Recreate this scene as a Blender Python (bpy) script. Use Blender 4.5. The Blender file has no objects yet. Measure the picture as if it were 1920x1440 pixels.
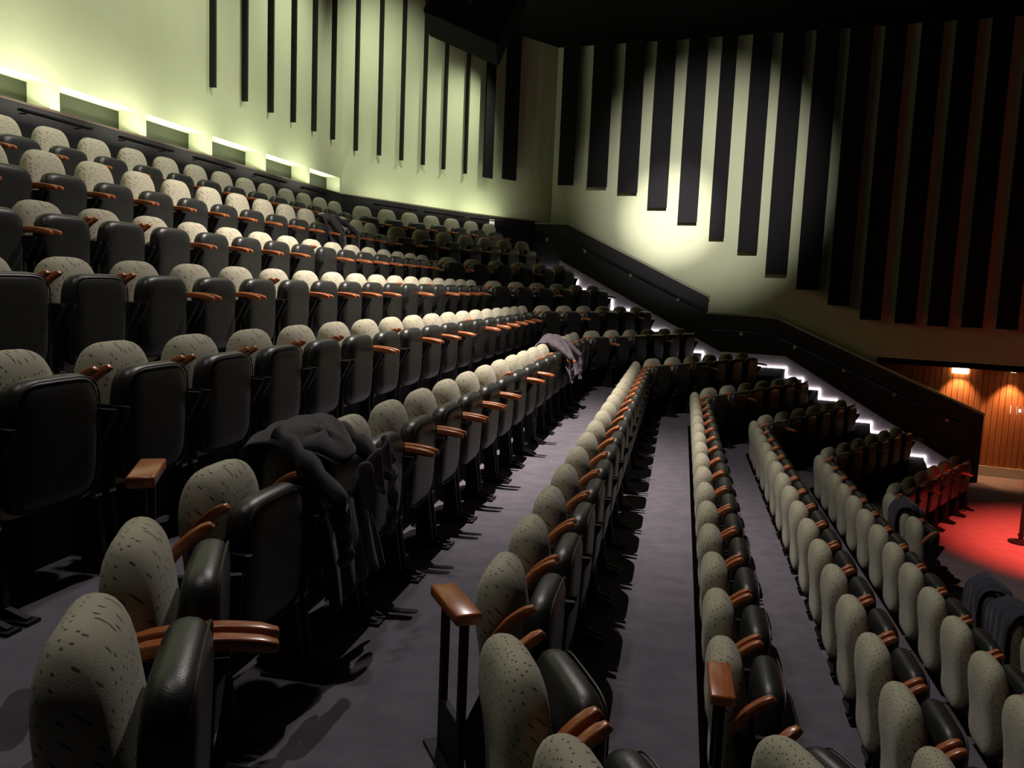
import bpy, bmesh, math, random
from mathutils import Vector, Matrix, noise
random.seed(7)
R = math.radians
scn = bpy.context.scene
COL = scn.collection
Z0 = 3.56                      # stage floor is z = 0, the photographer's eye is 3.56 m above it

# ------------------------------------------------------------------ camera
def cam_axes(pitch, roll):
    cp, sp, c, s = math.cos(pitch), math.sin(pitch), math.cos(roll), math.sin(roll)
    fwd = Vector((0, cp, -sp)); rt = Vector((1, 0, 0)); up = Vector((0, sp, cp))
    return c*rt - s*up, c*up + s*rt, fwd
CA, CB, CC = cam_axes(R(6.67), R(-2.43))
FPX = 1593.0
cam = bpy.data.cameras.new('camera'); cam.sensor_width = 36; cam.lens = FPX/1920*36
cam.clip_start = 0.05; cam.clip_end = 200
camo = bpy.data.objects.new('camera', cam); COL.objects.link(camo)
camo.matrix_world = Matrix(((CA.x, CB.x, -CC.x, 0), (CA.y, CB.y, -CC.y, 0), (CA.z, CB.z, -CC.z, Z0), (0, 0, 0, 1)))
scn.camera = camo
def project(p):
    q = Vector(p) - Vector((0, 0, Z0)); z = q.dot(CC)
    if z < .3: return None
    return 960+FPX*q.dot(CA)/z, 720-FPX*q.dot(CB)/z

# ------------------------------------------------------------------ frames of reference
TH = R(11.05)
DM = Vector((math.sin(TH), math.cos(TH), 0)); NM = Vector((math.cos(TH), -math.sin(TH), 0))   # along the rows / towards the stage
def az(deg): return Vector((math.sin(R(deg)), math.cos(R(deg)), 0))
FAZ = {r: (35 if r <= 2 else 38 if 4 <= r <= 6 else 41) for r in range(1, 12)}
FARD = {r: az(a) for r, a in FAZ.items()}; NEARD = az(165)
def cs(c, s, z=0): p = NM*c + DM*s; return Vector((p.x, p.y, z+Z0))
WD = Vector((8.87, -3.6, 0)).normalized(); WN = Vector((WD.y, -WD.x, 0))      # side wall: along, and into the room
WP = Vector((.59, 20.4, 0))                                                   # low stair wall's front face starts here
def tw(t, off, z): p = WP + WD*t + WN*off; return Vector((p.x, p.y, z+Z0))

# ------------------------------------------------------------------ world, lights, exposure
w = bpy.data.worlds.new('world'); scn.world = w; w.use_nodes = True
w.node_tree.nodes['Background'].inputs[0].default_value = (.55, .55, .62, 1)
w.node_tree.nodes['Background'].inputs[1].default_value = .0025
vs = scn.view_settings
vs.view_transform = 'Standard'; vs.look = 'None'; vs.gamma = 1; vs.use_curve_mapping = False; vs.exposure = 0
def look_at(o, tgt):
    o.rotation_euler = (Vector(tgt)-o.location).to_track_quat('-Z', 'Y').to_euler()
def spot(name, loc, tgt, energy, size, blend, col, rad=.06):
    l = bpy.data.lights.new(name, 'SPOT'); l.energy = energy; l.spot_size = R(size); l.spot_blend = blend
    l.color = col; l.shadow_soft_size = rad
    o = bpy.data.objects.new(name, l); COL.objects.link(o); o.location = loc; look_at(o, tgt); return o
def area(name, loc, tgt, energy, sx, sy, col):
    l = bpy.data.lights.new(name, 'AREA'); l.shape = 'RECTANGLE'; l.size = sx; l.size_y = sy; l.energy = energy; l.color = col
    o = bpy.data.objects.new(name, l); COL.objects.link(o); o.location = loc; look_at(o, tgt); return o
WARM = (1, .87, .76)
LAMP = cs(-1.75, 8.5, 4.9)                       # house lamp on the ceiling, its barn door keeps the far wing dark
spot('house_light_wide', LAMP, cs(-1.0, 7.4, -1), 820, 142, .35, (1, .90, .84), .025)
spot('house_light_pool', LAMP, cs(-2.7, 8.7, -.5), 3800, 78, 1, WARM, .025)
spot('near_fill_light', cs(-2.2, 3.2, 5.0), cs(-1.6, 3.0, -1.7), 260, 110, .8, (1, .92, .88), .15)  # unseen fill lamp added to lift the shadows near the photographer
spot('house_light_far', cs(-3.6, 13.0, 4.9), cs(-3.7, 13.4, 0), 420, 44, .6, WARM)
spot('house_light_rear', cs(-1.9, 5.4, 4.9), cs(-5.3, 7.0, 1.0), 190, 44, 1, (1, .84, .72))
for s_, e_ in ((2.6, 500), (6.0, 420), (9.5, 430), (12.8, 460)):
    spot('wall_fill', cs(-3.7, s_, 5.3), cs(-6.25, s_-.3, 2.9), e_, 86, 1, (.98, 1, .80), .1)  # unseen ceiling spots added to even out the rear wall's brightness
spot('wall_fill_corner', (-1.0, 14.4, Z0+5.3), (-2.7, 16.9, Z0+3.3), 480, 80, 1, (.98, 1, .80), .1)  # unseen spot added to lift the upper wall where the bend starts
spot('wall_fill_bend', tw(.9, 1.6, 5.3), (-1.75, 18.2, Z0+2.5), 520, 62, 1, (.98, 1, .80), .1)  # another added, unseen spot brightening the bent end of the rear wall
spot('side_wall_spot', cs(.6, 4.2, 4.5), tw(2.90, -.5, 1.72), 21000, 9.5, 1, (1, .93, .90), .05)
spot('side_wall_halo', cs(.6, 4.2, 4.5), tw(3.6, -.5, 2.4), 10500, 22, 1, (1, .94, .90), .05)
spot('stage_red_light', (5.6, 9.0, Z0+4.6), (8.75, 12.2, 0), 16000, 31, 1, (1, .10, .07), .1)

# ------------------------------------------------------------------ materials
def mat(name, col, rough=.7, spec=.3, metal=0, noise_amt=0, noise_scale=40, col2=None, bump=0, bump_scale=200, emit=None, estr=0, sheen=0):
    m = bpy.data.materials.new(name); m.use_nodes = True
    nt = m.node_tree; b = nt.nodes['Principled BSDF']
    b.inputs['Roughness'].default_value = rough; b.inputs['Specular IOR Level'].default_value = spec
    b.inputs['Metallic'].default_value = metal; b.inputs['Base Color'].default_value = (*col, 1)
    if sheen: b.inputs['Sheen Weight'].default_value = sheen
    tc = nt.nodes.new('ShaderNodeTexCoord')
    if col2 is not None:
        n = nt.nodes.new('ShaderNodeTexNoise'); n.inputs['Scale'].default_value = noise_scale; n.inputs['Detail'].default_value = 5
        r = nt.nodes.new('ShaderNodeValToRGB'); r.color_ramp.elements[0].color = (*col, 1); r.color_ramp.elements[1].color = (*col2, 1)
        r.color_ramp.elements[0].position = .35; r.color_ramp.elements[1].position = .65
        nt.links.new(tc.outputs['Object'], n.inputs['Vector']); nt.links.new(n.outputs['Fac'], r.inputs['Fac'])
        nt.links.new(r.outputs['Color'], b.inputs['Base Color'])
    if bump:
        n2 = nt.nodes.new('ShaderNodeTexNoise'); n2.inputs['Scale'].default_value = bump_scale
        bp = nt.nodes.new('ShaderNodeBump'); bp.inputs['Strength'].default_value = bump; bp.inputs['Distance'].default_value = .01
        nt.links.new(tc.outputs['Object'], n2.inputs['Vector']); nt.links.new(n2.outputs['Fac'], bp.inputs['Height'])
        nt.links.new(bp.outputs['Normal'], b.inputs['Normal'])
    if emit:
        b.inputs['Emission Color'].default_value = (*emit, 1); b.inputs['Emission Strength'].default_value = estr
    return m
def fabric_mat():
    m = mat('dotted_fabric', (.40, .375, .27), .9, .15, bump=.25, bump_scale=420, sheen=.15)
    nt = m.node_tree; b = nt.nodes['Principled BSDF']
    tc = nt.nodes.new('ShaderNodeTexCoord')
    mp = nt.nodes.new('ShaderNodeMapping'); mp.inputs['Rotation'].default_value = (R(90), 0, 0)
    v = nt.nodes.new('ShaderNodeTexVoronoi'); v.voronoi_dimensions = '2D'; v.inputs['Scale'].default_value = 31; v.inputs['Randomness'].default_value = .8
    lt = nt.nodes.new('ShaderNodeMath'); lt.operation = 'LESS_THAN'; lt.inputs[1].default_value = .125
    n = nt.nodes.new('ShaderNodeTexNoise'); n.inputs['Scale'].default_value = 9
    r = nt.nodes.new('ShaderNodeValToRGB'); r.color_ramp.elements[0].color = (.34, .33, .245, 1); r.color_ramp.elements[1].color = (.41, .39, .29, 1)
    mx = nt.nodes.new('ShaderNodeMix'); mx.data_type = 'RGBA'
    mx.inputs['B'].default_value = (.085, .07, .048, 1)
    sx = nt.nodes.new('ShaderNodeSeparateXYZ'); cx = nt.nodes.new('ShaderNodeCombineXYZ')
    a1 = nt.nodes.new('ShaderNodeMath'); a1.operation = 'MULTIPLY_ADD'; a1.inputs[1].default_value = .35
    a2 = nt.nodes.new('ShaderNodeMath'); a2.operation = 'MULTIPLY_ADD'; a2.inputs[1].default_value = 1.0
    nt.links.new(tc.outputs['Object'], sx.inputs[0])
    nt.links.new(sx.outputs['Y'], a1.inputs[0]); nt.links.new(sx.outputs['X'], a1.inputs[2])
    nt.links.new(sx.outputs['Y'], a2.inputs[0]); nt.links.new(sx.outputs['Z'], a2.inputs[2])
    nt.links.new(a1.outputs[0], cx.inputs['X']); nt.links.new(a2.outputs[0], cx.inputs['Y'])
    nt.links.new(cx.outputs[0], v.inputs['Vector']); nt.nodes.remove(mp)
    nt.links.new(v.outputs['Distance'], lt.inputs[0]); nt.links.new(lt.outputs[0], mx.inputs['Factor'])
    nt.links.new(tc.outputs['Object'], n.inputs['Vector']); nt.links.new(n.outputs['Fac'], r.inputs['Fac'])
    nt.links.new(r.outputs['Color'], mx.inputs['A']); nt.links.new(mx.outputs['Result'], b.inputs['Base Color'])
    return m
def wood_mat(name, c1, c2, rough=.35, scale=6, stretch=(9, 1, 9)):
    m = mat(name, c1, rough, .5); nt = m.node_tree; b = nt.nodes['Principled BSDF']
    tc = nt.nodes.new('ShaderNodeTexCoord'); mp = nt.nodes.new('ShaderNodeMapping'); mp.inputs['Scale'].default_value = stretch
    oi = nt.nodes.new('ShaderNodeObjectInfo'); ad = nt.nodes.new('ShaderNodeVectorMath'); ad.operation = 'ADD'
    n = nt.nodes.new('ShaderNodeTexNoise'); n.inputs['Scale'].default_value = scale; n.inputs['Detail'].default_value = 6; n.inputs['Distortion'].default_value = .6
    r = nt.nodes.new('ShaderNodeValToRGB'); r.color_ramp.elements[0].color = (*c1, 1); r.color_ramp.elements[1].color = (*c2, 1)
    r.color_ramp.elements[0].position = .3; r.color_ramp.elements[1].position = .7
    nt.links.new(tc.outputs['Object'], mp.inputs['Vector']); nt.links.new(mp.outputs['Vector'], ad.inputs[0]); nt.links.new(oi.outputs['Random'], ad.inputs[1])
    nt.links.new(ad.outputs[0], n.inputs['Vector'])
    nt.links.new(n.outputs['Fac'], r.inputs['Fac']); nt.links.new(r.outputs['Color'], b.inputs['Base Color'])
    return m
M = dict(
    fabric=fabric_mat(),
    vinyl=mat('dark_seat_vinyl', (.017, .0185, .018), .38, .36, bump=.12, bump_scale=260, col2=(.021, .0225, .0215), noise_scale=30),
    piping=mat('seat_piping', (.022, .022, .021), .5, .3),
    metal=mat('black_metal', (.009, .009, .010), .6, .22, bump=.05),
    chrome=mat('worn_steel', (.45, .45, .45), .3, .5, 1),
    arm=wood_mat('armrest_wood', (.30, .085, .030), (.42, .14, .05), .28, 7),
    carpet=mat('grey_carpet', (.118, .110, .136), .95, .1, col2=(.146, .136, .164), noise_scale=7, bump=.5, bump_scale=330),
    riser=mat('dark_riser', (.02, .02, .022), .8, .2, bump=.1),
    green=mat('green_plaster', (.445, .475, .315), .85, .2, col2=(.475, .505, .34), noise_scale=1.3, bump=.08, bump_scale=60),
    niche=mat('niche_shade_olive', (.030, .035, .018), .6, .2, bump=.05),  # dark olive carries the shade inside the niches
    dado=mat('dark_dado', (.007, .006, .0075), .8, .2, bump=.06),
    edge=wood_mat('dado_edge_wood', (.028, .012, .007), (.04, .016, .009), .6),
    slat=mat('black_slat', (.005, .0047, .0055), .8, .2, bump=.05),
    slatbat=mat('dark_fin_paint', (.010, .011, .007), .8, .2),
    stair=mat('stair_carpet', (.055, .052, .06), .95, .1, bump=.5, bump_scale=300),
    stairwall=mat('charcoal_stair_wall', (.022, .021, .024), .6, .3, bump=.05),
    cap=mat('olive_wall_cap', (.36, .36, .27), .6, .3, bump=.05),
    stringer=mat('mauve_stringer', (.30, .26, .29), .6, .3, bump=.05),
    led=mat('led_strip', (.9, .9, .9), .5, .2, emit=(1, .94, .95), estr=9),
    plank=wood_mat('wall_plank_wood', (.36, .125, .045), (.48, .18, .07), .45, 3, (14, 14, 1)),
    white=mat('white_paint', (.62, .59, .52), .6, .3, bump=.04),
    plate=mat('white_plastic', (.85, .85, .82), .4, .4),
    litplate=mat('lit_panel', (.9, .9, .88), .4, .3, emit=(1, .97, .9), estr=1.1),
    ceil=mat('black_ceiling', (.006, .006, .006), .9, .1, bump=.05),
    stage=mat('stage_carpet', (.25, .19, .195), .95, .1, col2=(.29, .22, .225), noise_scale=5, bump=.4, bump_scale=300),
    lampglow=mat('warm_diffuser', (.9, .8, .6), .5, .2, emit=(1, .66, .33), estr=13),
    speaker=mat('speaker_black', (.003, .003, .0033), .8, .05, bump=.05),
    grille=mat('speaker_grille', (.004, .004, .0045), .8, .05, bump=.5, bump_scale=500),
    navy=mat('navy_cloth', (.028, .028, .045), .9, .2, col2=(.036, .036, .055), noise_scale=30, bump=.3, bump_scale=300, sheen=.2),
    blackcloth=mat('black_cloth', (.016, .015, .018), .85, .2, col2=(.022, .021, .025), noise_scale=25, bump=.3, bump_scale=300, sheen=.2),
    lilac=mat('grey_lilac_lining', (.13, .115, .14), .9, .2, bump=.3, bump_scale=200),
    purple=mat('dark_mauve_cloth', (.070, .055, .075), .9, .2, col2=(.10, .08, .10), noise_scale=14, bump=.3, bump_scale=200, sheen=.2),
    red=mat('red_belt', (.60, .03, .025), .6, .3),
)

# ------------------------------------------------------------------ mesh helpers
def mesh(name, verts, faces, m, smooth=False):
    me = bpy.data.meshes.new(name); me.from_pydata([tuple(v) for v in verts], [], faces); me.validate(); me.update()
    bm = bmesh.new(); bm.from_mesh(me); bmesh.ops.recalc_face_normals(bm, faces=bm.faces); bm.to_mesh(me); bm.free()
    if m: me.materials.append(m)
    if smooth: me.polygons.foreach_set('use_smooth', [True]*len(me.polygons))
    return me
def obj(name, me, parent=None, loc=None, rz=None):
    o = bpy.data.objects.new(name, me); COL.objects.link(o)
    if parent: o.parent = parent
    if loc is not None: o.location = loc
    if rz is not None: o.rotation_euler = (0, 0, rz)
    return o
def tag(o, label, cat, group=None):
    o['label'] = label; o['category'] = cat
    if group: o['group'] = group
    return o
def struct(o, label=None):
    o['kind'] = 'structure'
    if label: o['label'] = label
    return o
def empty(name, loc, rz=0):
    o = bpy.data.objects.new(name, None); COL.objects.link(o); o.location = loc; o.rotation_euler = (0, 0, rz); o.empty_display_size = .1
    return o
class MB:
    def __init__(s): s.v = []; s.f = []
    def add(s, vs, fs):
        n = len(s.v); s.v += [Vector(v) for v in vs]; s.f += [tuple(i+n for i in f) for f in fs]; return s
    def hexa(s, c8):      # 4 bottom + 4 top, same order
        return s.add(c8, [(0, 3, 2, 1), (4, 5, 6, 7), (0, 1, 5, 4), (1, 2, 6, 5), (2, 3, 7, 6), (3, 0, 4, 7)])
    def box(s, x0, x1, y0, y1, z0, z1):
        return s.hexa([(x0, y0, z0), (x1, y0, z0), (x1, y1, z0), (x0, y1, z0), (x0, y0, z1), (x1, y0, z1), (x1, y1, z1), (x0, y1, z1)])
    def prism(s, poly, a, b):      # poly: list of 2D pts; a,b functions 2D->3D for the two caps
        n = len(poly)
        return s.add([a(p) for p in poly]+[b(p) for p in poly], [tuple(range(n))[::-1], tuple(range(n, 2*n))]+[(i, (i+1) % n, n+(i+1) % n, n+i) for i in range(n)])
    def tube(s, pts, r, seg=8, caps=True):
        pts = [Vector(p) for p in pts]; rings = []
        prev = None
        for i, p in enumerate(pts):
            t = (pts[min(i+1, len(pts)-1)]-pts[max(i-1, 0)]).normalized()
            ref = Vector((0, 0, 1)) if abs(t.z) < .9 else Vector((1, 0, 0))
            a = t.cross(ref).normalized(); b = t.cross(a).normalized()
            rr = r[i] if isinstance(r, (list, tuple)) else r
            rings.append([p+a*math.cos(k*2*math.pi/seg)*rr+b*math.sin(k*2*math.pi/seg)*rr for k in range(seg)])
        vs = [v for ring in rings for v in ring]; fs = []
        for i in range(len(pts)-1):
            for k in range(seg): fs.append((i*seg+k, i*seg+(k+1) % seg, (i+1)*seg+(k+1) % seg, (i+1)*seg+k))
        if caps: fs += [tuple(range(seg))[::-1], tuple(range((len(pts)-1)*seg, len(pts)*seg))]
        return s.add(vs, fs)
    def cyl(s, p, r, h, seg=16, r2=None):
        return s.tube([p, Vector(p)+Vector((0, 0, h))], [r, r2 if r2 is not None else r], seg)
    def mesh(s, name, m, smooth=False, bevel=0, sharp=35):
        me = mesh(name, s.v, s.f, m)
        if bevel:
            bm = bmesh.new(); bm.from_mesh(me)
            ed = [e for e in bm.edges if len(e.link_faces) == 2 and e.calc_face_angle(0) > .6]
            bmesh.ops.bevel(bm, geom=ed, offset=bevel, segments=2, affect='EDGES', profile=.5, clamp_overlap=True)
            bm.to_mesh(me); bm.free()
        if smooth:
            me.polygons.foreach_set('use_smooth', [True]*len(me.polygons)); me.set_sharp_from_angle(angle=R(sharp))
        return me
def pad(name, m, wid, hgt, thk, power, warp, seg=40, rings=(0, .35, .6, .75, .85, .92, .965, .99, 1.0), tp=3.0):
    """A cushion: super-elliptic outline in local x/z, pillowed in y, then warped."""
    vs = []; fs = []
    def outline(k):
        a = 2*math.pi*k/seg; c, s = math.cos(a), math.sin(a)
        return (wid/2*math.copysign(abs(c)**(2/power), c), hgt/2*math.copysign(abs(s)**(2/power), s))
    for side in (1, -1):
        for ri, r in enumerate(rings):
            y = side*thk/2*max(0, 1-r**tp)**(1/2.2)
            if ri == 0: vs.append((0, y, 0)); continue
            for k in range(seg):
                ox, oz = outline(k); vs.append((ox*r, y, oz*r))
    per = 1+(len(rings)-1)*seg
    for si, base in enumerate((0, per)):
        for k in range(seg): fs.append((base, base+1+k, base+1+(k+1) % seg))
        for ri in range(1, len(rings)-1):
            a = base+1+(ri-1)*seg; b = a+seg
            for k in range(seg): fs.append((a+k, a+(k+1) % seg, b+(k+1) % seg, b+k))
    vs = [warp(Vector(v)) for v in vs]
    me = mesh(name, vs, fs, m)
    bm = bmesh.new(); bm.from_mesh(me); bmesh.ops.remove_doubles(bm, verts=bm.verts, dist=.0004)
    bmesh.ops.recalc_face_normals(bm, faces=bm.faces); bm.to_mesh(me); bm.free()
    me.polygons.foreach_set('use_smooth', [True]*len(me.polygons))
    return me

# ================================================================== THE SETTING
# rows: c = distance towards the stage, tz = height of the seat tops relative to the eye, s0 / n / pitch of the middle block
ROWS = {1: (-5.91, 1.29, 6.59, 13, .609), 2: (-5.07, .90, 5.48, 14, .609), 3: (-4.29, .43, 5.10, 15, .62), 4: (-3.41, .05, 4.26, 16, .627),
        5: (-2.51, -.33, 2.81, 18, .631), 6: (-1.64, -.71, 2.87, 18, .622), 7: (-.62, -1.09, 3.24, 17, .616), 8: (.29, -1.47, 3.56, 16, .614),
        9: (1.18, -1.85, 3.56, 16, .62), 10: (2.09, -2.23, 3.84, 15, .62), 11: (2.97, -2.61, 4.72, 13, .615)}
HS = .95
zf = {r: v[1]-HS for r, v in ROWS.items()}; zf[1] = .24; zf[2] = -.14      # the two rear rows have taller backs
LEFTX = {1: 1, 2: 1, 3: 2, 4: 1, 5: 1}             # more seats of the middle block beyond the left edge of the view
AISLE = 1.95                                        # the far aisle is this wide in front of the low stair wall
WALLC = -6.25
sn = {}; sf = {}
for r, (c, tz, s0, n, S) in ROWS.items():
    sf[r] = s0+(n-1)*S+.38
    sn[r] = s0-.38 if r >= 6 else {5: 1.80, 4: 1.42, 3: 1.05, 2: .70, 1: .35}[r]
def to_aisle(p, d):           # where a far-wing line meets the aisle edge
    q = WP+WN*AISLE
    den = d.dot(WN); return p+d*((q-p).dot(WN)/den)
def rowline(r, back):
    c = ROWS[r][0]-back
    kn = NM*c+DM*sn[r]; kf = NM*c+DM*sf[r]
    return [kn+NEARD*4.2, kn, kf, to_aisle(kf, FARD[r])]

fl = MB().box(-14, 26, -9, 27, -.25, -.004)
floor = struct(obj('floor', fl.mesh('floor', M['stage'])), 'reddish grey carpeted stage-level floor')
BACK = .088
CURVE = [cs(WALLC, -4), cs(WALLC, 14.9)]+[Vector(p+(Z0,)) for p in [(-2.88, 16.42), (-2.30, 17.32), (-1.47, 18.50), (-.64, 19.52), (.45, 20.56), (.76, 20.86)]]
for r in range(1, 11):
    a = rowline(r, BACK); b = rowline(r+1, BACK)
    if r == 1:
        a = [cs(WALLC-.1, -4), cs(WALLC-.1, 2), cs(WALLC-.1, 14.6), WP+WN*AISLE+WD*-1.2]
    m_ = MB()
    za, zb = zf[r]+Z0, -.2
    tops = [Vector((p.x, p.y, za)) for p in a]+[Vector((p.x, p.y, za)) for p in b]
    bots = [Vector((p.x, p.y, zb)) for p in tops]
    m_.add(tops+bots, [(i, i+1, 5+i, 4+i) for i in range(3)]+[(8+i, 12+i, 13+i, 9+i) for i in range(3)] +
           [(4+i, 5+i, 13+i, 12+i) for i in range(3)]+[(i, 8+i, 9+i, i+1) for i in range(3)]+[(0, 4, 12, 8), (3, 11, 15, 7)])
    me = m_.mesh('row_tread', M['carpet']); me.materials.append(M['riser'])
    for p in me.polygons:
        if abs(p.normal.z) < .5: p.material_index = 1
    obj('row_tread', me, floor)

# ceiling
struct(obj('ceiling', MB().box(-14, 26, -9, 27, Z0+5.6, Z0+5.8).mesh('ceiling', M['ceil'])), 'black unlit ceiling')

# ---- back wall with niches
NZ0, NZ1, ND = 1.51, 1.79, .27
NICH = [(4.92, 6.17), (6.32, 7.58), (7.72, 8.99), (9.13, 10.41), (10.55, 11.90), (12.04, 13.42), (13.57, 14.85)]
def quadwall(m_, p, q, z0, z1, thick):
    d = (q-p); d.z = 0; nrm = Vector((-d.y, d.x, 0)).normalized()*thick
    m_.hexa([Vector((v.x, v.y, z0+Z0)) for v in (p, q, q+nrm, p+nrm)]+[Vector((v.x, v.y, z1+Z0)) for v in (p, q, q+nrm, p+nrm)])
m_ = MB()
quadwall(m_, CURVE[0], CURVE[1], NZ1, 5.65, ND)                              # above the niches
prev = -4
for a, b in NICH+[(14.9, 15)]:
    quadwall(m_, cs(WALLC, prev), cs(WALLC, min(a, 14.9)), NZ0-.02, NZ1, ND); prev = b
quadwall(m_, cs(WALLC-ND, -4), cs(WALLC-ND, 14.9), NZ0-.1, NZ1+.1, .1)      # niche backs
quadwall(m_, cs(WALLC-.02, -4), cs(WALLC-.02, 14.9), NZ0-.12, NZ0-.005, ND) # niche sills
for p, q in zip(CURVE[1:], CURVE[2:]): quadwall(m_, p, q, NZ0-.02, 5.65, .3)
wall_back = struct(obj('wall_back', m_.mesh('wall_back', M['green'])), 'pale green rear wall with a row of shallow lit niches')
for a, b in NICH:                                                           # dark sheet that puts the shade at each niche's back into colour
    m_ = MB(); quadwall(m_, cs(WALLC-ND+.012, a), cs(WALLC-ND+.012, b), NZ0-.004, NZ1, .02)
    obj('niche_shade', m_.mesh('niche_shade', M['niche']), wall_back)
m_ = MB()
for p, q in zip(CURVE, CURVE[1:]):
    d = (q-p).normalized(); nn = Vector((d.y, -d.x, 0))*.03
    quadwall(m_, p+nn, q+nn, -.9, NZ0, .05)
dado = struct(obj('wall_dado', m_.mesh('wall_dado', M['dado'])), 'dark lower part of the rear wall behind the back row')
m_ = MB()
for p, q in zip(CURVE, CURVE[1:]):
    d = (q-p).normalized(); nn = Vector((d.y, -d.x, 0))*.04
    quadwall(m_, p+nn, q+nn, NZ0-.012, NZ0+.008, .05)
obj('dado_edge', m_.mesh('dado_edge', M['edge']), dado)
# fins standing out from the back wall
FINS = [10.5, 11.33, 12.1, 12.85, 13.62, 14.4]
m_ = MB().hexa([(-.022, 0, 0), (.022, 0, 0), (.022, .08, 0), (-.022, .08, 0), (-.022, 0, 3.3), (.022, 0, 3.3), (.022, .08, 3.3), (-.022, .08, 3.3)])
fin_me = m_.mesh('wall_fin', M['slatbat'])
def fin(p, facing_az, z): return obj('wall_fin', fin_me, wall_back, (p.x, p.y, Z0+z), -R(facing_az))
for s in FINS: fin(cs(WALLC, s), 101.05, 2.40)
lit_fin_end_me = MB().box(-.036, .036, 0, .10, -.02, .0).mesh('cap_or_lit_end', M['green'], bevel=.003)  # pale ends that paint the light on the fins' undersides
def curve_at(d):              # distance along the bent part of the wall
    for p, q in zip(CURVE[1:], CURVE[2:]):
        L = (q-p).length
        if d <= L: return p+(q-p)*(d/L), (q-p).normalized()
        d -= L
for dd in (.32, .95, 1.6, 2.25, 2.9, 3.6):
    p, t = curve_at(dd); fa = math.degrees(math.atan2(t.x, t.y))+90
    f_ = fin(p, fa, 2.33)
    if dd > .5: obj('cap_or_lit_end', lit_fin_end_me, f_)

# ---- side wall (green, black slats), opening to the lobby at the stage end
GO = -.5                                              # green face lies half a metre behind the low stair wall
def sidepoly(m_, poly, o0, o1): m_.prism(poly, lambda p: tw(p[0], o0, p[1]), lambda p: tw(p[0], o1, p[1]))
m_ = MB(); sidepoly(m_, [(-.25, -3.7), (7.5, -3.7), (7.5, -1.2), (16, -1.2), (16, 5.65), (-.25, 5.65)], GO, GO-.25)
wall_side = struct(obj('wall_side', m_.mesh('wall_side', M['green'])), 'green side wall behind tall black acoustic slats')
SL = [(-.52, -.14, 2.43), (.22, .60, 2.38), (.95, 1.42, 2.33), (1.70, 2.15, 2.20), (2.42, 2.85, 1.87), (3.13, 3.55, 1.55), (3.85, 4.17, 1.21), (4.49, 4.90, .92), (5.11, 5.56, .46),
      (5.77, 6.24, .15), (6.43, 6.87, -.15), (7.09, 7.50, -.42), (7.76, 8.16, -.46), (8.38, 8.77, -.48), (9.0, 9.38, -.47), (9.62, 10.0, -.47), (10.25, 10.64, -.47), (10.88, 11.27, -.47), (11.5, 11.9, -.47), (12.1, 12.5, -.47)]
for t0, t1, zb in SL:
    m_ = MB(); sidepoly(m_, [(t0, zb), (t1, zb), (t1, 5.62), (t0, 5.62)], GO+.28, GO+.24)
    obj('acoustic_slat', m_.mesh('acoustic_slat', M['slat']), wall_side)
for dd, wd, zb in ((4.25, .30, 2.32), (4.95, .42, 2.36)):      # wide slats on the bent end of the back wall
    p, t = curve_at(dd); nn = Vector((t.y, -t.x, 0))*.14
    a, b = p+nn-t*wd/2, p+nn+t*wd/2
    m_ = MB(); quadwall(m_, a, b, zb, 5.62, .04); obj('acoustic_slat', m_.mesh('acoustic_slat', M['slat']), wall_back)

# ---- lobby behind the opening: wooden boards, soffit, skirting
LO = -.95
m_ = MB(); sidepoly(m_, [(6.9, -1.2), (16, -1.2), (16, -1.32), (6.9, -1.32)], GO-.02, LO-.1)
struct(obj('ceiling_lobby', m_.mesh('ceiling_lobby', M['ceil'])), 'black soffit over the lobby opening')
m_ = MB(); sidepoly(m_, [(6.8, -3.6), (16, -3.6), (16, -1.2), (6.8, -1.2)], LO-.03, LO-.1)
sidepoly(m_, [(6.75, -3.6), (6.95, -3.6), (6.95, -1.2), (6.75, -1.2)], GO-.2, LO-.1)
wall_lobby = struct(obj('wall_lobby', m_.mesh('wall_lobby', M['riser'])), 'lobby wall clad in upright reddish wooden boards')
PW = .112
m_ = MB().box(0, PW-.008, -.03, .0, 0, 2.2)
plank_me = m_.mesh('plank', M['plank'], bevel=.004)
ang = math.atan2(WD.y, WD.x)
for k in range(62):
    p = tw(7.0+k*PW, LO+random.uniform(-.002, .004), -3.54); o = obj('plank', plank_me, wall_lobby, p, ang)
m_ = MB(); sidepoly(m_, [(7.0, -3.56), (14, -3.56), (14, -3.36), (7.0, -3.36)], LO+.06, LO+.02)
struct(obj('baseboard_lobby', m_.mesh('baseboard_lobby', M['white'])), 'wide off-white skirting under the wooden boards')

# ---- staircase along the low stair wall
st = []                                               # (t_start, t_end, z) of each tread
z = .35; t = -.6
st.append((-.9, .45, .35))
for k in range(9): st.append((.45+.43*k, .45+.43*(k+1), .35-.2111*(k+1)))
st[-1] = (st[-1][0], 5.68, -1.55)
for k in range(9): st.append((5.68+.355*k, 5.68+.355*(k+1), -1.55-.201*(k+1)))
stairs = struct(empty('staircase', tw(0, 1.2, -3.56)), 'dark carpeted aisle stairs with white light strips along the steps')
def kid(name, me, parent):        # child whose mesh is written in world coordinates
    o = obj(name, me, parent); o.matrix_parent_inverse = parent.matrix_world.inverted() if parent.type != 'EMPTY' else Matrix.Translation(-parent.location); return o
for a, b, zz in st:
    m_ = MB(); sidepoly(m_, [(a, -3.7), (b+.02, -3.7), (b+.02, zz), (a, zz)], -.02, AISLE+.05)
    kid('step', m_.mesh('step', M['stair'], bevel=.012), stairs)
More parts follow.
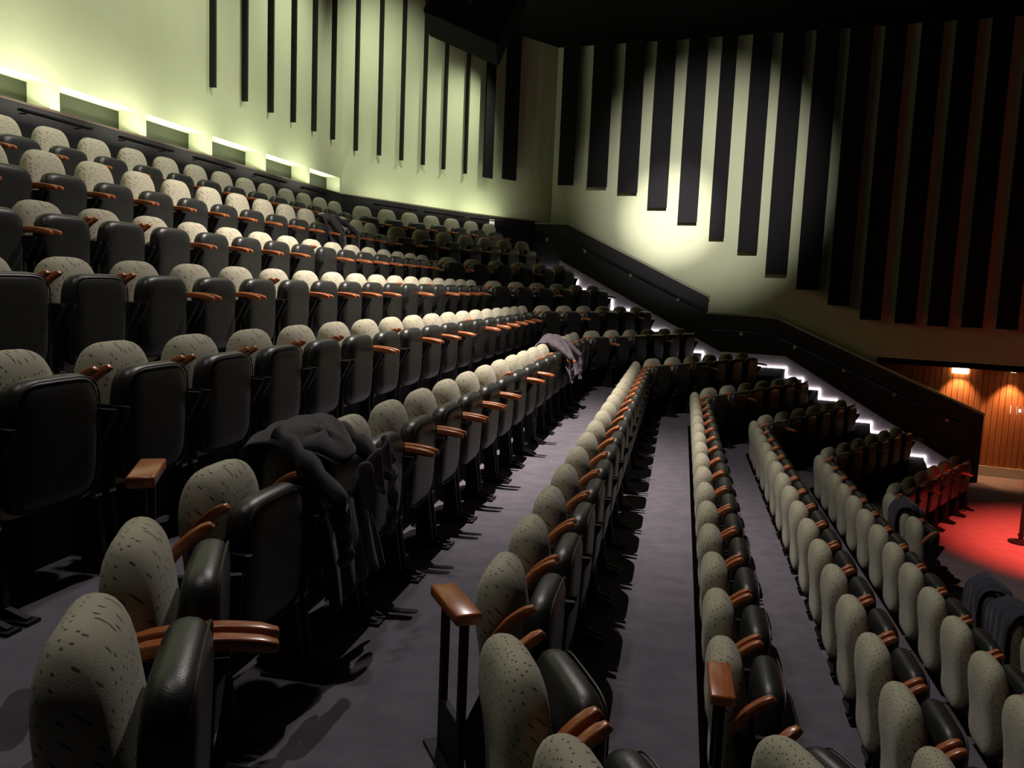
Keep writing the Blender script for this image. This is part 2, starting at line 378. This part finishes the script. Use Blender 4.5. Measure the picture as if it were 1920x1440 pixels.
for i, (a, b, zz) in enumerate(st):
    nz = st[i+1][2] if i+1 < len(st) else -3.56
    m_ = MB()
    sidepoly(m_, [(a+.03, zz+.006), (b+.035, zz+.006), (b+.035, zz+.034), (a+.03, zz+.034)], .075, .045)
    sidepoly(m_, [(b+.03, nz+.02), (b+.058, nz+.02), (b+.058, zz+.034), (b+.03, zz+.034)], .075, .045)
    kid('light_strip', m_.mesh('light_strip', M['led']), stairs)
def stringer(t0, z0, t1, z1, name='stringer'):
    m_ = MB(); sidepoly(m_, [(t0, z0-.6), (t1, z1-.6), (t1, z1+.27), (t0, z0+.27)], .04, .0); kid(name, m_.mesh(name, M['stringer']), stairs)
stringer(.45, .35, 4.3, -1.55); stringer(4.3, -1.55, 5.68, -1.55); stringer(5.68, -1.55, 9.23, -3.56)

# ---- low wall beside the stairs
m_ = MB()
sidepoly(m_, [(-.7, -3.6), (3.95, -3.6), (3.95, -.09), (.60, 1.44), (-.7, 1.46)], 0, -.14)
sidepoly(m_, [(3.95, -3.6), (9.55, -3.6), (9.55, -2.20), (5.45, -.50), (4.85, -.47), (3.95, -.46)], 0, -.14)
ws = struct(obj('wall_stair', m_.mesh('wall_stair', M['stairwall'])), 'charcoal low wall stepping down beside the aisle stairs')
def cap(p, q): 
    m_ = MB(); sidepoly(m_, [(p[0], p[1]), (q[0], q[1]), (q[0], q[1]+.045), (p[0], p[1]+.045)], .03, -.17); obj('wall_cap', m_.mesh('wall_cap', M['cap']), ws)
cap((-.7, 1.46), (.6, 1.44)); cap((.6, 1.44), (3.97, -.10)); cap((3.95, -.46), (4.85, -.47)); cap((4.85, -.47), (5.45, -.50)); cap((5.45, -.50), (9.57, -2.21))
def rail(pts, name='handrail'):
    r_ = empty(name, tw(pts[0][0], .09, pts[0][1]))
    m_ = MB().tube([tw(a, .09, b) for a, b in pts], .022, 10); kid('rail', m_.mesh('rail', M['metal'], True), r_)
    L = []
    for (a0, b0), (a1, b1) in zip(pts, pts[1:]):
        nseg = max(1, round((a1-a0)/1.15))
        L += [(a0+(a1-a0)*(k+.5)/nseg, b0+(b1-b0)*(k+.5)/nseg) for k in range(nseg)]
    for a, b in L:
        m_ = MB().tube([tw(a, .005, b-.07), tw(a, .07, b-.06), tw(a, .09, b-.02)], .011, 8)
        m_.tube([tw(a, .0, b-.07), tw(a, .012, b-.07)], .035, 12)
        kid('bracket', m_.mesh('bracket', M['chrome'], True), r_)
    return r_
tag(rail([(-.3, 1.17), (.5, 1.16), (3.85, -.36)]), 'black handrail on brackets beside the upper flight of stairs', 'handrail')
tag(rail([(4.1, -.78), (5.35, -.80), (9.4, -2.50)]), 'black handrail on brackets beside the lower flight of stairs', 'handrail')

# ================================================================== SEATS
def back_warp_h(h):
    def back_warp(v):
        x, y, z = v; zz = z/h                              # -0.5 .. 0.5
        x *= 1-.05*max(0, -zz)*2
        lean = .055*(.5-zz)                                # the foot of the pad lies further forward
        s = .016*math.exp(-((zz+.10)/.20)**2)-.008*math.exp(-((zz+.42)/.14)**2)
        y += -.35*x*x
        return Vector((x, y+lean+s-.022, z+.30+h/2))
    return back_warp
back_me = pad('backrest', M['fabric'], .455, .65, .165, 3.5, back_warp_h(.65), tp=5)
tall_me = pad('backrest', M['fabric'], .455, .745, .14, 3.8, back_warp_h(.745), tp=6)
def seat_warp(v):
    x, y, z = v
    a = R(-2); y2 = y*math.cos(a)-z*math.sin(a); z2 = y*math.sin(a)+z*math.cos(a)
    return Vector((x, y2+.158, z2+.605))
seat_me = pad('seat', M['vinyl'], .475, .515, .12, 5.0, seat_warp, tp=9)
pts = []
for k in range(40):
    a = 2*math.pi*k/40; c, s = math.cos(a), math.sin(a)
    pts.append(seat_warp(Vector((.226*math.copysign(abs(c)**(2/5.0), c), .048, .249*math.copysign(abs(s)**(2/5.0), s)))))
pipe_me = MB().tube(pts+[pts[0]], .004, 5, False).mesh('piping', M['piping'], True)
def arm_mesh(up):
    n = 9; prof = []
    for i in range(n):
        u = i/(n-1); y = .01+.36*u; z = .725+.022*math.sin(u*math.pi*.9)-(.010*u)
        hw = .0225 if 0 < i < n-1 else .016
        th = .036 if 0 < i < n-1 else .026
        prof.append((y, z, hw, th))
    vs = []; fs = []
    for y, z, hw, th in prof: vs += [(-hw, y, z-th/2), (hw, y, z-th/2), (hw, y, z+th/2), (-hw, y, z+th/2)]
    for i in range(n-1):
        a = 4*i
        for k in range(4): fs.append((a+k, a+(k+1) % 4, a+4+(k+1) % 4, a+4+k))
    fs += [(0, 1, 2, 3), tuple(4*(n-1)+k for k in (3, 2, 1, 0))]
    if up:
        piv = Vector((0, .03, .70)); rot = Matrix.Rotation(R(46), 4, 'X') @ Matrix.Diagonal((.92, .62, 1, 1))
        vs = [rot @ (Vector(v)-piv)+piv for v in vs]
    m_ = MB().add(vs, fs); return m_.mesh('armrest', M['arm'], True, bevel=.006, sharp=50)
arm_me = {0: arm_mesh(False), 1: arm_mesh(True)}
m_ = MB()
sec = [(.03, .0), (.29, .0), (.29, .022), (.20, .05), (.165, .30), (.175, .54), (.25, .68), (.25, .70), (.02, .70), (.02, .65), (.09, .52), (.09, .05), (.03, .022)]
m_.prism(sec, lambda p: Vector((-.014, p[0], p[1])), lambda p: Vector((.014, p[0], p[1])))
m_.box(-.032, .032, .02, .31, 0, .014)
leg_me = m_.mesh('leg', M['metal'])
m_ = MB().tube([(-.02, .15, .335), (.02, .15, .335)], .018, 10)
bolt_me = m_.mesh('hinge', M['chrome'], True)
ORD = ['', 'first', 'second', 'third', 'fourth', 'fifth', 'sixth', 'seventh', 'eighth', 'ninth', 'tenth', 'eleventh', 'twelfth', 'thirteenth', 'fourteenth', 'fifteenth', 'sixteenth', 'seventeenth', 'eighteenth', 'nineteenth', 'twentieth']
ROWN = {1: 'back row', 11: 'front row'}
for r in range(2, 11): ROWN[r] = ORD[r]+' row from back'
def seat_obj(pos, face_az, label, group, la, ra, piping, tall=False):
    root = empty('theatre_seat', pos, -R(face_az))
    tag(root, label, 'seat', group)
    obj('backrest', tall_me if tall else back_me, root)
    s = obj('seat', seat_me, root)
    if piping: obj('piping', pipe_me, s)
    for sx, st_ in ((1, la), (-1, ra)):
        if st_ is None: continue                       # local +x is towards the photographer's end of the row
        obj('armrest', arm_me[st_], root, (sx*.270, 0, 0))
        l = obj('leg', leg_me, root, (sx*.270, 0, 0))
        if piping: obj('hinge', bolt_me, l)
    return root
def in_view(p, face_az, m=40):
    f = az(face_az); x = Vector((f.y, -f.x, 0))
    for dz in (0, .5, .95):
        for dx in (-.25, .25):
            for dy in (0, .25):
                q = project(Vector(p)+x*dx+f*dy+Vector((0, 0, dz)))
                if q and -m < q[0] < 1920+m and -m < q[1] < 1440+m: return True
    return False
# gap k lies on the near side of seat k; 1 = arms folded up, 0 = arms down
DOWN = {1: set(range(-3, 20)), 2: set(range(-3, 20)), 3: {0, 3, 4, 5, 6, 8, 9, 10, 11, 12, 13, 14}, 4: {2, 3, 5, 6, 7, 8, 10, 12, 13, 14, 15},
        5: {6, 8, 9, 10, 12, 13, 14, 15, 16, 17}, 6: {3, 4, 5, 6, 7, 9, 10, 13}, 7: set(), 8: set(), 9: set(), 10: set(), 11: set()}
SKIP11 = {k for k in range(20) if not (k <= 6 or k >= 10)}
count = 0; SEATPOS = {}
for r, (c, tz, s0, n, S) in ROWS.items():
    z = zf[r]+Z0+(.0)
    grp = 'folding theatre seats, '+ROWN[r]
    near = lambda p: (p-Vector((0, 0, Z0))).length < 6
    # middle block
    for k in range(-LEFTX.get(r, 0), n):
        if r == 11 and k in SKIP11: continue
        p = cs(c, s0+k*S); p.z = z
        if not in_view(p, 101.05, 120): continue
        i = n-k
        lab = f'olive folding seat, {ORD[min(i, 20)]} from the far kink in middle block, {ROWN[r]}'
        if r == 11: lab = f'olive folding seat, {ORD[k-9] if k >= 10 else ORD[7-k]} {"past" if k >= 10 else "before"} the gap, front row'
        g = DOWN[r]
        o = seat_obj(p, 101.05, lab, grp, 0 if k in g else 1, 0 if k+1 in g else 1, near(p), r <= 2); SEATPOS[(r, 'm', k)] = (p, 101.05); count += 1
    # far wing, turned towards the centre
    if r < 11 or True:
        kf = NM*c+DM*sf[r]
        end = to_aisle(kf, FARD[r]); L = (end-kf).length
        k = 0
        while .45+k*.635+.30 < L+(.55 if r == 1 else .03) and not (r == 11 and k == 6):
            p = kf+FARD[r]*(.45+k*.635); p.z = z
            lab = f'olive folding seat, {ORD[k+1]} past the far kink in wing block, {ROWN[r]}'
            seat_obj(p, FAZ[r]+90, lab, grp, 0 if r <= 2 else 1, 0 if (k+r) % 3 == 0 or r <= 2 else 1, near(p), r <= 2); SEATPOS[(r, 'f', k)] = (p, FAZ[r]+90); count += 1; k += 1
    # near wing
    if r >= 5:
        kn = NM*c+DM*sn[r]
        for k in range(5):
            p = kn+NEARD*(.46+k*.62); p.z = z
            if not in_view(p, 75, 60) or (r == 6 and k > 1): continue
            lab = f'olive folding seat, {ORD[k+1]} past the near kink beside the photographer, {ROWN[r]}'
            dn = r == 6
            seat_obj(p, 75, lab, grp, (0 if k == 0 else None) if dn else 1, 0 if dn and k == 1 else 1, near(p), r <= 2); SEATPOS[(r, 'n', k)] = (p, 75); count += 1
print('SEATS', count)

# ---- grab posts standing behind the near kink of rows 6, 7 and 8
def grab_post(pos, azim, label):
    root = tag(empty('grab_post', pos, -R(azim)), label, 'grab post', 'wooden-topped grab posts')
    m_ = MB().box(-.045, .045, -.15, .15, .56, .60); obj('wooden_grip', m_.mesh('wooden_grip', M['arm'], True, bevel=.008, sharp=50), root)
    for y in (-.10, .10):
        m_ = MB().box(-.013, .013, y-.013, y+.013, .0, .56); obj('post', m_.mesh('post', M['metal']), root)
    m_ = MB().box(-.05, .05, -.17, .17, 0, .012).box(-.012, .012, -.11, .11, .012, .20); obj('base_plate', m_.mesh('base_plate', M['metal'], bevel=.004), root)
    return root
grab_post(Vector((-1.25, 2.88, zf[5]+Z0)), 165, 'wooden-topped black grab post behind the sixth row seats, leftmost')
grab_post(Vector((-.16, 2.77, zf[6]+Z0)), 158, 'wooden-topped black grab post behind the seventh row seats, middle one')
grab_post(Vector((.835, 3.06, zf[7]+Z0)), 190, 'wooden-topped black grab post behind the eighth row seats, rightmost')

# ================================================================== CLOTHES LEFT ON SEATS
def drape(name, m, wid, front, rear, seed, amp=.018, skew=0., over=0.0):
    """A garment folded over a seat back: path runs up the front, over the top and down the rear."""
    path = [(.19+over, .97-front), (.16+over*.8, .97-front*.66), (.135+over*.5, .97-front*.35), (.115, .93), (.07, .985), (.0, 1.005), (-.065, .985), (-.105, .92), (-.105, .97-rear*.4), (-.095, .97-rear*.7), (-.09, .97-rear)]
    nu, nv = 15, 34
    def samp(t):
        f = t*(len(path)-1); i = min(int(f), len(path)-2); g = f-i
        return Vector((0, path[i][0]*(1-g)+path[i+1][0]*g, path[i][1]*(1-g)+path[i+1][1]*g))
    vs = []
    for j in range(nv):
        for i in range(nu):
            t = j/(nv-1); u = i/(nu-1)-.5
            p = samp(t); q = samp(min(1, t+.02))-samp(max(0, t-.02)); nr = Vector((0, -q.z, q.y)).normalized()
            if nr.z < 0 and .3 < t < .7: nr = -nr
            if t <= .3: nr = Vector((0, 1, 0))
            if t >= .7: nr = Vector((0, -1, 0))
            wv = wid*(1+.10*math.sin(t*9+seed)+.06*noise.noise(Vector((t*4, seed, 0))))
            fold = amp*math.sin(u*26+seed+4*t)*(.35+abs(t-.5)*1.6)+amp*1.4*noise.noise(Vector((u*6, t*7, seed)))
            edge = .03*noise.noise(Vector((u*5, seed*3, 7)))*(1 if t < .1 or t > .9 else 0)
            vs.append(p+nr*(fold+.022)+Vector((u*wv+skew*(t-.5), 0, edge-.05*abs(u)**2*4)))
    fs = [(j*nu+i, j*nu+i+1, (j+1)*nu+i+1, (j+1)*nu+i) for j in range(nv-1) for i in range(nu-1)]
    me = mesh(name, vs, fs, m, True)
    return me
def cloth_obj(name, me, parent=None, loc=None, rz=None, th=.014):
    o = obj(name, me, parent, loc, rz); md = o.modifiers.new('thickness', 'SOLIDIFY'); md.thickness = th; md.offset = 1
    sb = o.modifiers.new('smooth', 'SUBSURF'); sb.levels = 1; sb.render_levels = 1; return o
def jacket(key, label, m, seed, wid=.56, front=.52, rear=.42, sleeve=True, hood=False, lining=None, skew=0, amp=.018, over=0., name='jacket'):
    p, a = SEATPOS[key]
    root = tag(empty(name, p, -R(a)), label, name)
    cloth_obj('body', drape('body', m, wid, front, rear, seed, amp, skew, over), root)
    rnd = random.Random(seed)
    if sleeve:
        for sx in (-1, 1):
            pts = [Vector((sx*wid*.42, .02, .97)), Vector((sx*wid*.50, .14+over*.3, .90)), Vector((sx*wid*.50, .235+over, .74)), Vector((sx*wid*.44, .25+over, .58)), Vector((sx*wid*.42, .245+over, .46))]
            pts = [q+Vector((rnd.uniform(-.02, .02), rnd.uniform(-.01, .01), rnd.uniform(-.03, .03))) for q in pts]
            fine = []
            for q0, q1 in zip(pts, pts[1:]):
                for g in range(5): fine.append(q0.lerp(q1, g/5))
            fine.append(pts[-1])
            rad = [.050+.010*math.sin(i*1.9+seed)+.006*math.sin(i*4.1) for i in range(len(fine))]
            tb = MB().tube(fine, rad, 14); ns = 14
            for i_, ctr in enumerate(fine):                # an empty sleeve lies flat
                for v_ in tb.v[i_*ns:(i_+1)*ns]: v_.y = ctr.y+(v_.y-ctr.y)*.42; v_.x = ctr.x+(v_.x-ctr.x)*(1.15+.1*math.sin(i_*.9+seed))
            obj('sleeve', tb.mesh('sleeve', m, True, sharp=80), root)
    if hood:
        vs = []; fs = []; nu, nv = 20, 9
        for j in range(nv):
            ph = math.pi*.50*j/(nv-1)
            for i in range(nu):
                th = 2*math.pi*i/nu
                rr = math.cos(ph)*(1+.10*math.sin(th*3+seed)+.05*math.sin(th*7))
                vs.append((.05+.19*rr*math.cos(th), .12+.13*rr*math.sin(th)+.02*math.sin(ph), .93+.05*math.sin(ph)-.05*rr*math.sin(th)+.015*math.sin(th*4)))
        fs = [(j*nu+i, j*nu+(i+1) % nu, (j+1)*nu+(i+1) % nu, (j+1)*nu+i) for j in range(nv-1) for i in range(nu)]
        h = cloth_obj('hood', mesh('hood', vs, fs, m, True), root)
        ring = [Vector((.05+.195*math.cos(t), .12+.135*math.sin(t), .925-.05*math.sin(t)+.015*math.sin(t*4))) for t in [2*math.pi*i/28 for i in range(29)]]
        obj('hem', MB().tube(ring, .013, 8, False).mesh('hem', m, True), h)
    if lining:
        vs = []; nu, nv = 18, 10
        for j in range(nv):
            for i in range(nu):
                u = i/(nu-1)-.5; t = j/(nv-1)
                vs.append((-.04+u*.34, .252+.03*math.sin(u*20)+.03*t+over, .90-.16*t-u*.10+.035*math.sin(u*17+t*4)))
        fs = [(j*nu+i, j*nu+i+1, (j+1)*nu+i+1, (j+1)*nu+i) for j in range(nv-1) for i in range(nu-1)]
        cloth_obj('lining', mesh('lining', vs, fs, lining, True), root)
    return root
jacket((6, 'm', 1), 'black hooded jacket with grey lining hung on a near sixth row seat', M['blackcloth'], 3, .62, .66, .40, hood=True, lining=M['lilac'], over=.09)
jacket((6, 'm', 13), 'crumpled dark mauve coat thrown over far seats of sixth row', M['purple'], 8, .98, .46, .30, sleeve=True, amp=.035, over=.10, name='coat')
jacket((2, 'm', 10), 'dark coat slung diagonally on a far second row seat', M['blackcloth'], 5, .55, .60, .2, sleeve=True, skew=-.35, over=.14, name='coat')
jacket((11, 'm', 6), 'navy jacket on the front row seat nearest the gap', M['navy'], 11, .46, .50, .60, sleeve=True)
jacket((11, 'm', 5), 'navy jacket on front row seat at the right picture edge', M['navy'], 14, .46, .50, .60, sleeve=True)
jacket((11, 'm', 11), 'dark navy jacket on a front row seat below the stair wall', M['navy'], 17, .46, .50, .60, sleeve=True)

# ================================================================== FITTINGS
# stanchion on the stage floor
root = tag(empty('barrier_post', (7.80, 12.55, 0)), 'black barrier post with red belt head on the red-lit floor', 'barrier post')
m_ = MB().cyl((0, 0, 0), .17, .02, 28).cyl((0, 0, .02), .16, .03, 28, .05); obj('base', m_.mesh('base', M['metal'], True), root)
m_ = MB().cyl((0, 0, .04), .032, .84, 16); obj('pole', m_.mesh('pole', M['metal'], True), root)
m_ = MB().cyl((0, 0, .86), .045, .10, 18).cyl((0, 0, .96), .045, .015, 18, .03); hd = obj('belt_head', m_.mesh('belt_head', M['red'], True), root)
m_ = MB().box(.04, 1.6, -.004, .004, .89, .94); obj('belt', m_.mesh('belt', M['red']), root)

# loudspeaker hanging from the ceiling
c0 = Vector((0, 0, Z0)) + (CC + CA*((886-960)/FPX) - CB*((30-720)/FPX))*13.0
root = empty('loudspeaker', c0); tag(root, 'large black loudspeaker hanging tilted from the dark ceiling', 'loudspeaker')
xa = (CA*math.cos(R(24))-CB*math.sin(R(24))); za = (CB*math.cos(R(24))+CA*math.sin(R(24))); ya = za.cross(xa)
rm = Matrix((xa, ya, za)).transposed()
root.rotation_euler = rm.to_euler()
m_ = MB().box(-.60, .60, -.45, .45, -.40, .90); obj('cabinet', m_.mesh('cabinet', M['speaker'], bevel=.02), root)
m_ = MB().box(-.622, -.60, -.40, .40, -.36, .86); obj('grille', m_.mesh('grille', M['grille'], bevel=.006), root)
for sy in (-1, 1):
    m_ = MB().box(-.06, .06, sy*.455-.006, sy*.455+.006, .0, 1.08); obj('bracket', m_.mesh('bracket', M['metal']), root)
m_ = MB().cyl((0, -.47, -.02), .03, .02, 14); k_ = obj('knob', m_.mesh('knob', M['chrome'], True), root)
m_ = MB(); inv = rm.transposed()
for sy in (-.45, .45):
    top = inv @ (Vector((0, 0, 5.6+Z0-c0.z)))
    m_.tube([Vector((0, sy, 1.05)), Vector((top.x, top.y+sy, top.z))], .008, 6)
obj('suspension_wire', m_.mesh('suspension_wire', M['metal']), root)

# wall plates
def plate(p, dirv, w_, h_, label, pm='plate'):
    a = math.atan2(dirv.y, dirv.x)
    r_ = tag(empty('wall_plate', p, a), label, 'wall plate')
    m_ = MB().box(-w_/2, w_/2, -.014, 0, -h_/2, h_/2); obj('plate', m_.mesh('plate', M[pm], bevel=.004), r_)
    m_ = MB().box(-w_*.22, w_*.22, -.022, -.013, -h_*.2, h_*.2); obj('rocker', m_.mesh('rocker', M[pm], bevel=.003), r_)
pc, td = curve_at(4.55)
plate(Vector((pc.x, pc.y, Z0+1.36))+Vector((td.y, -td.x, 0))*.035, td, .15, .15, 'white wall plate on dark dado past the back row')
plate(tw(10.11, LO+.01, -2.13), WD, .11, .17, 'left of two small glowing white panels on wooden boards', 'litplate')
plate(tw(10.30, LO+.01, -2.14), WD, .11, .17, 'right of two small glowing white panels on wooden boards', 'litplate')

# lobby lamps
root = tag(empty('wall_lamp', tw(9.14, LO+.02, -1.37), math.atan2(WD.y, WD.x)), 'glowing warm wall lamp high on the wooden boards', 'lamp')
m_ = MB(); prof = [(.16*math.cos(a), -.11*math.sin(a)) for a in [math.pi*k/12 for k in range(13)]]
m_.prism(prof, lambda p: Vector((p[0], p[1], -.08)), lambda p: Vector((p[0], p[1], .09))); obj('diffuser', m_.mesh('diffuser', M['lampglow'], True), root)
m_ = MB(); m_.prism([(x*1.05, y*1.05) for x, y in prof], lambda p: Vector((p[0], p[1], .09)), lambda p: Vector((p[0], p[1], .11))); obj('lid', m_.mesh('lid', M['metal']), root)
m_ = MB().box(-.17, .17, 0, .02, -.09, .11); obj('back_plate', m_.mesh('back_plate', M['metal']), root)
spot('wall_lamp_light', tw(9.14, LO+.17, -1.38), tw(9.14, LO+.06, -3.2), 120, 84, .6, (1, .55, .26), .05)
root = tag(empty('recessed_downlight', tw(10.08, LO+.25, -1.33)), 'recessed warm downlight in the lobby soffit', 'lamp')
m_ = MB().tube([(0, 0, -.012), (0, 0, .012)], .075, 20); obj('trim_ring', m_.mesh('trim_ring', M['metal'], True), root)
m_ = MB().tube([(0, 0, -.016), (0, 0, -.011)], .05, 20); obj('lens', m_.mesh('lens', M['lampglow'], True), root)
spot('downlight_light', tw(10.08, LO+.25, -1.40), tw(10.08, LO+.10, -3.2), 115, 78, .6, (1, .52, .24), .04)

# uplights along the back wall, hidden behind the back row
def uplight(p, tdir, length, energy, aim_up, label, col=(.97, 1, .74)):
    nn = Vector((tdir.y, -tdir.x, 0))
    r_ = tag(empty('uplight', p, math.atan2(tdir.y, tdir.x)), label, 'lamp', 'strip uplights behind the back row')
    m_ = MB().box(-length/2-.02, length/2+.02, -.03, .03, -.035, -.012); obj('housing', m_.mesh('housing', M['dado'], bevel=.005), r_)
    for sx in (-1, 1):
        m_ = MB().box(sx*length*.4-.01, sx*length*.4+.01, .028, .10, -.045, -.035); obj('bracket', m_.mesh('bracket', M['dado']), r_)
    l = bpy.data.lights.new('uplight_tube', 'AREA'); l.shape = 'RECTANGLE'; l.size = length; l.size_y = .04; l.energy = energy; l.color = col
    o = bpy.data.objects.new('uplight_tube', l); COL.objects.link(o); o.location = p+Vector((0, 0, -.005))
    look = Vector((0, 0, 1))*aim_up-nn
    zax = -look.normalized(); xax = tdir.normalized(); yax = zax.cross(xax)
    o.rotation_euler = Matrix((xax, yax, zax)).transposed().to_euler()
for i, (s, e) in enumerate([(4.6, 15), (5.9, 15), (7.3, 13), (8.7, 11.5), (10.1, 11), (11.6, 11), (13.1, 11)]):
    uplight(cs(WALLC+.31, s, 1.40), DM, .9, e, 3, f'hidden strip uplight behind the back row, {ORD[i+1]} from the left')
for i, (dd, e) in enumerate([(1.1, 5), (2.6, 7), (4.1, 9)]):
    p, t_ = curve_at(dd); nn = Vector((t_.y, -t_.x, 0))
    q = p+nn*.36; q.z = Z0+1.40
    uplight(q, t_, 1.2, e, 3, f'hidden strip uplight behind the back row wing, {ORD[i+1]} from the bend')
for i, (a, b) in enumerate(NICH):
    root = tag(empty('niche_light', cs(WALLC-.035, (a+b)/2, NZ0+.002), math.atan2(DM.y, DM.x)), f'slim strip light on the sill of a wall niche, {ORD[i+1]} from the left', 'lamp', 'niche strip lights')
    m_ = MB().box(-.5, .5, -.012, .012, 0, .010); obj('housing', m_.mesh('housing', M['metal'], bevel=.002), root)
    for sx in (-1, 1): m_ = MB().box(sx*.5-.012, sx*.5+.012, -.014, .014, 0, .014); obj('cap_or_lit_end', m_.mesh('cap_or_lit_end', M['metal'], bevel=.002), root)
    area('niche_light_tube', cs(WALLC-.035, (a+b)/2, NZ0+.018), cs(WALLC-.06, (a+b)/2, NZ1), 7.5, 1.0, .02, (1, 1, .84)).rotation_euler = Matrix((DM, DM.cross(Vector((0, 0, 1))), Vector((0, 0, -1)))).transposed().to_euler()
# the house lamp's housing and its barn door
root = tag(empty('house_lamp', LAMP), 'black house lamp with a barn door under the ceiling', 'lamp')
m_ = MB().cyl((0, 0, .06), .14, .35, 20).cyl((0, 0, .41), .02, .27, 10); obj('housing', m_.mesh('housing', M['metal'], True), root)
e1, e2 = (Vector((5.0, 12.35, Z0-2.3))-LAMP)*.075, (Vector((-.75, 17.6, Z0+.9))-LAMP)*.075
ex = (e2-e1); e1, e2 = e1-ex*.8, e2+ex*.9
up_ = Vector((0, 0, 1)); nn = ex.cross(up_).normalized()*.006
m_ = MB().hexa([e1, e2, e2+nn, e1+nn, e1+up_*.66, e2+up_*.66, e2+up_*.66+nn, e1+up_*.66+nn]); obj('barn_door', m_.mesh('barn_door', M['metal']), root)
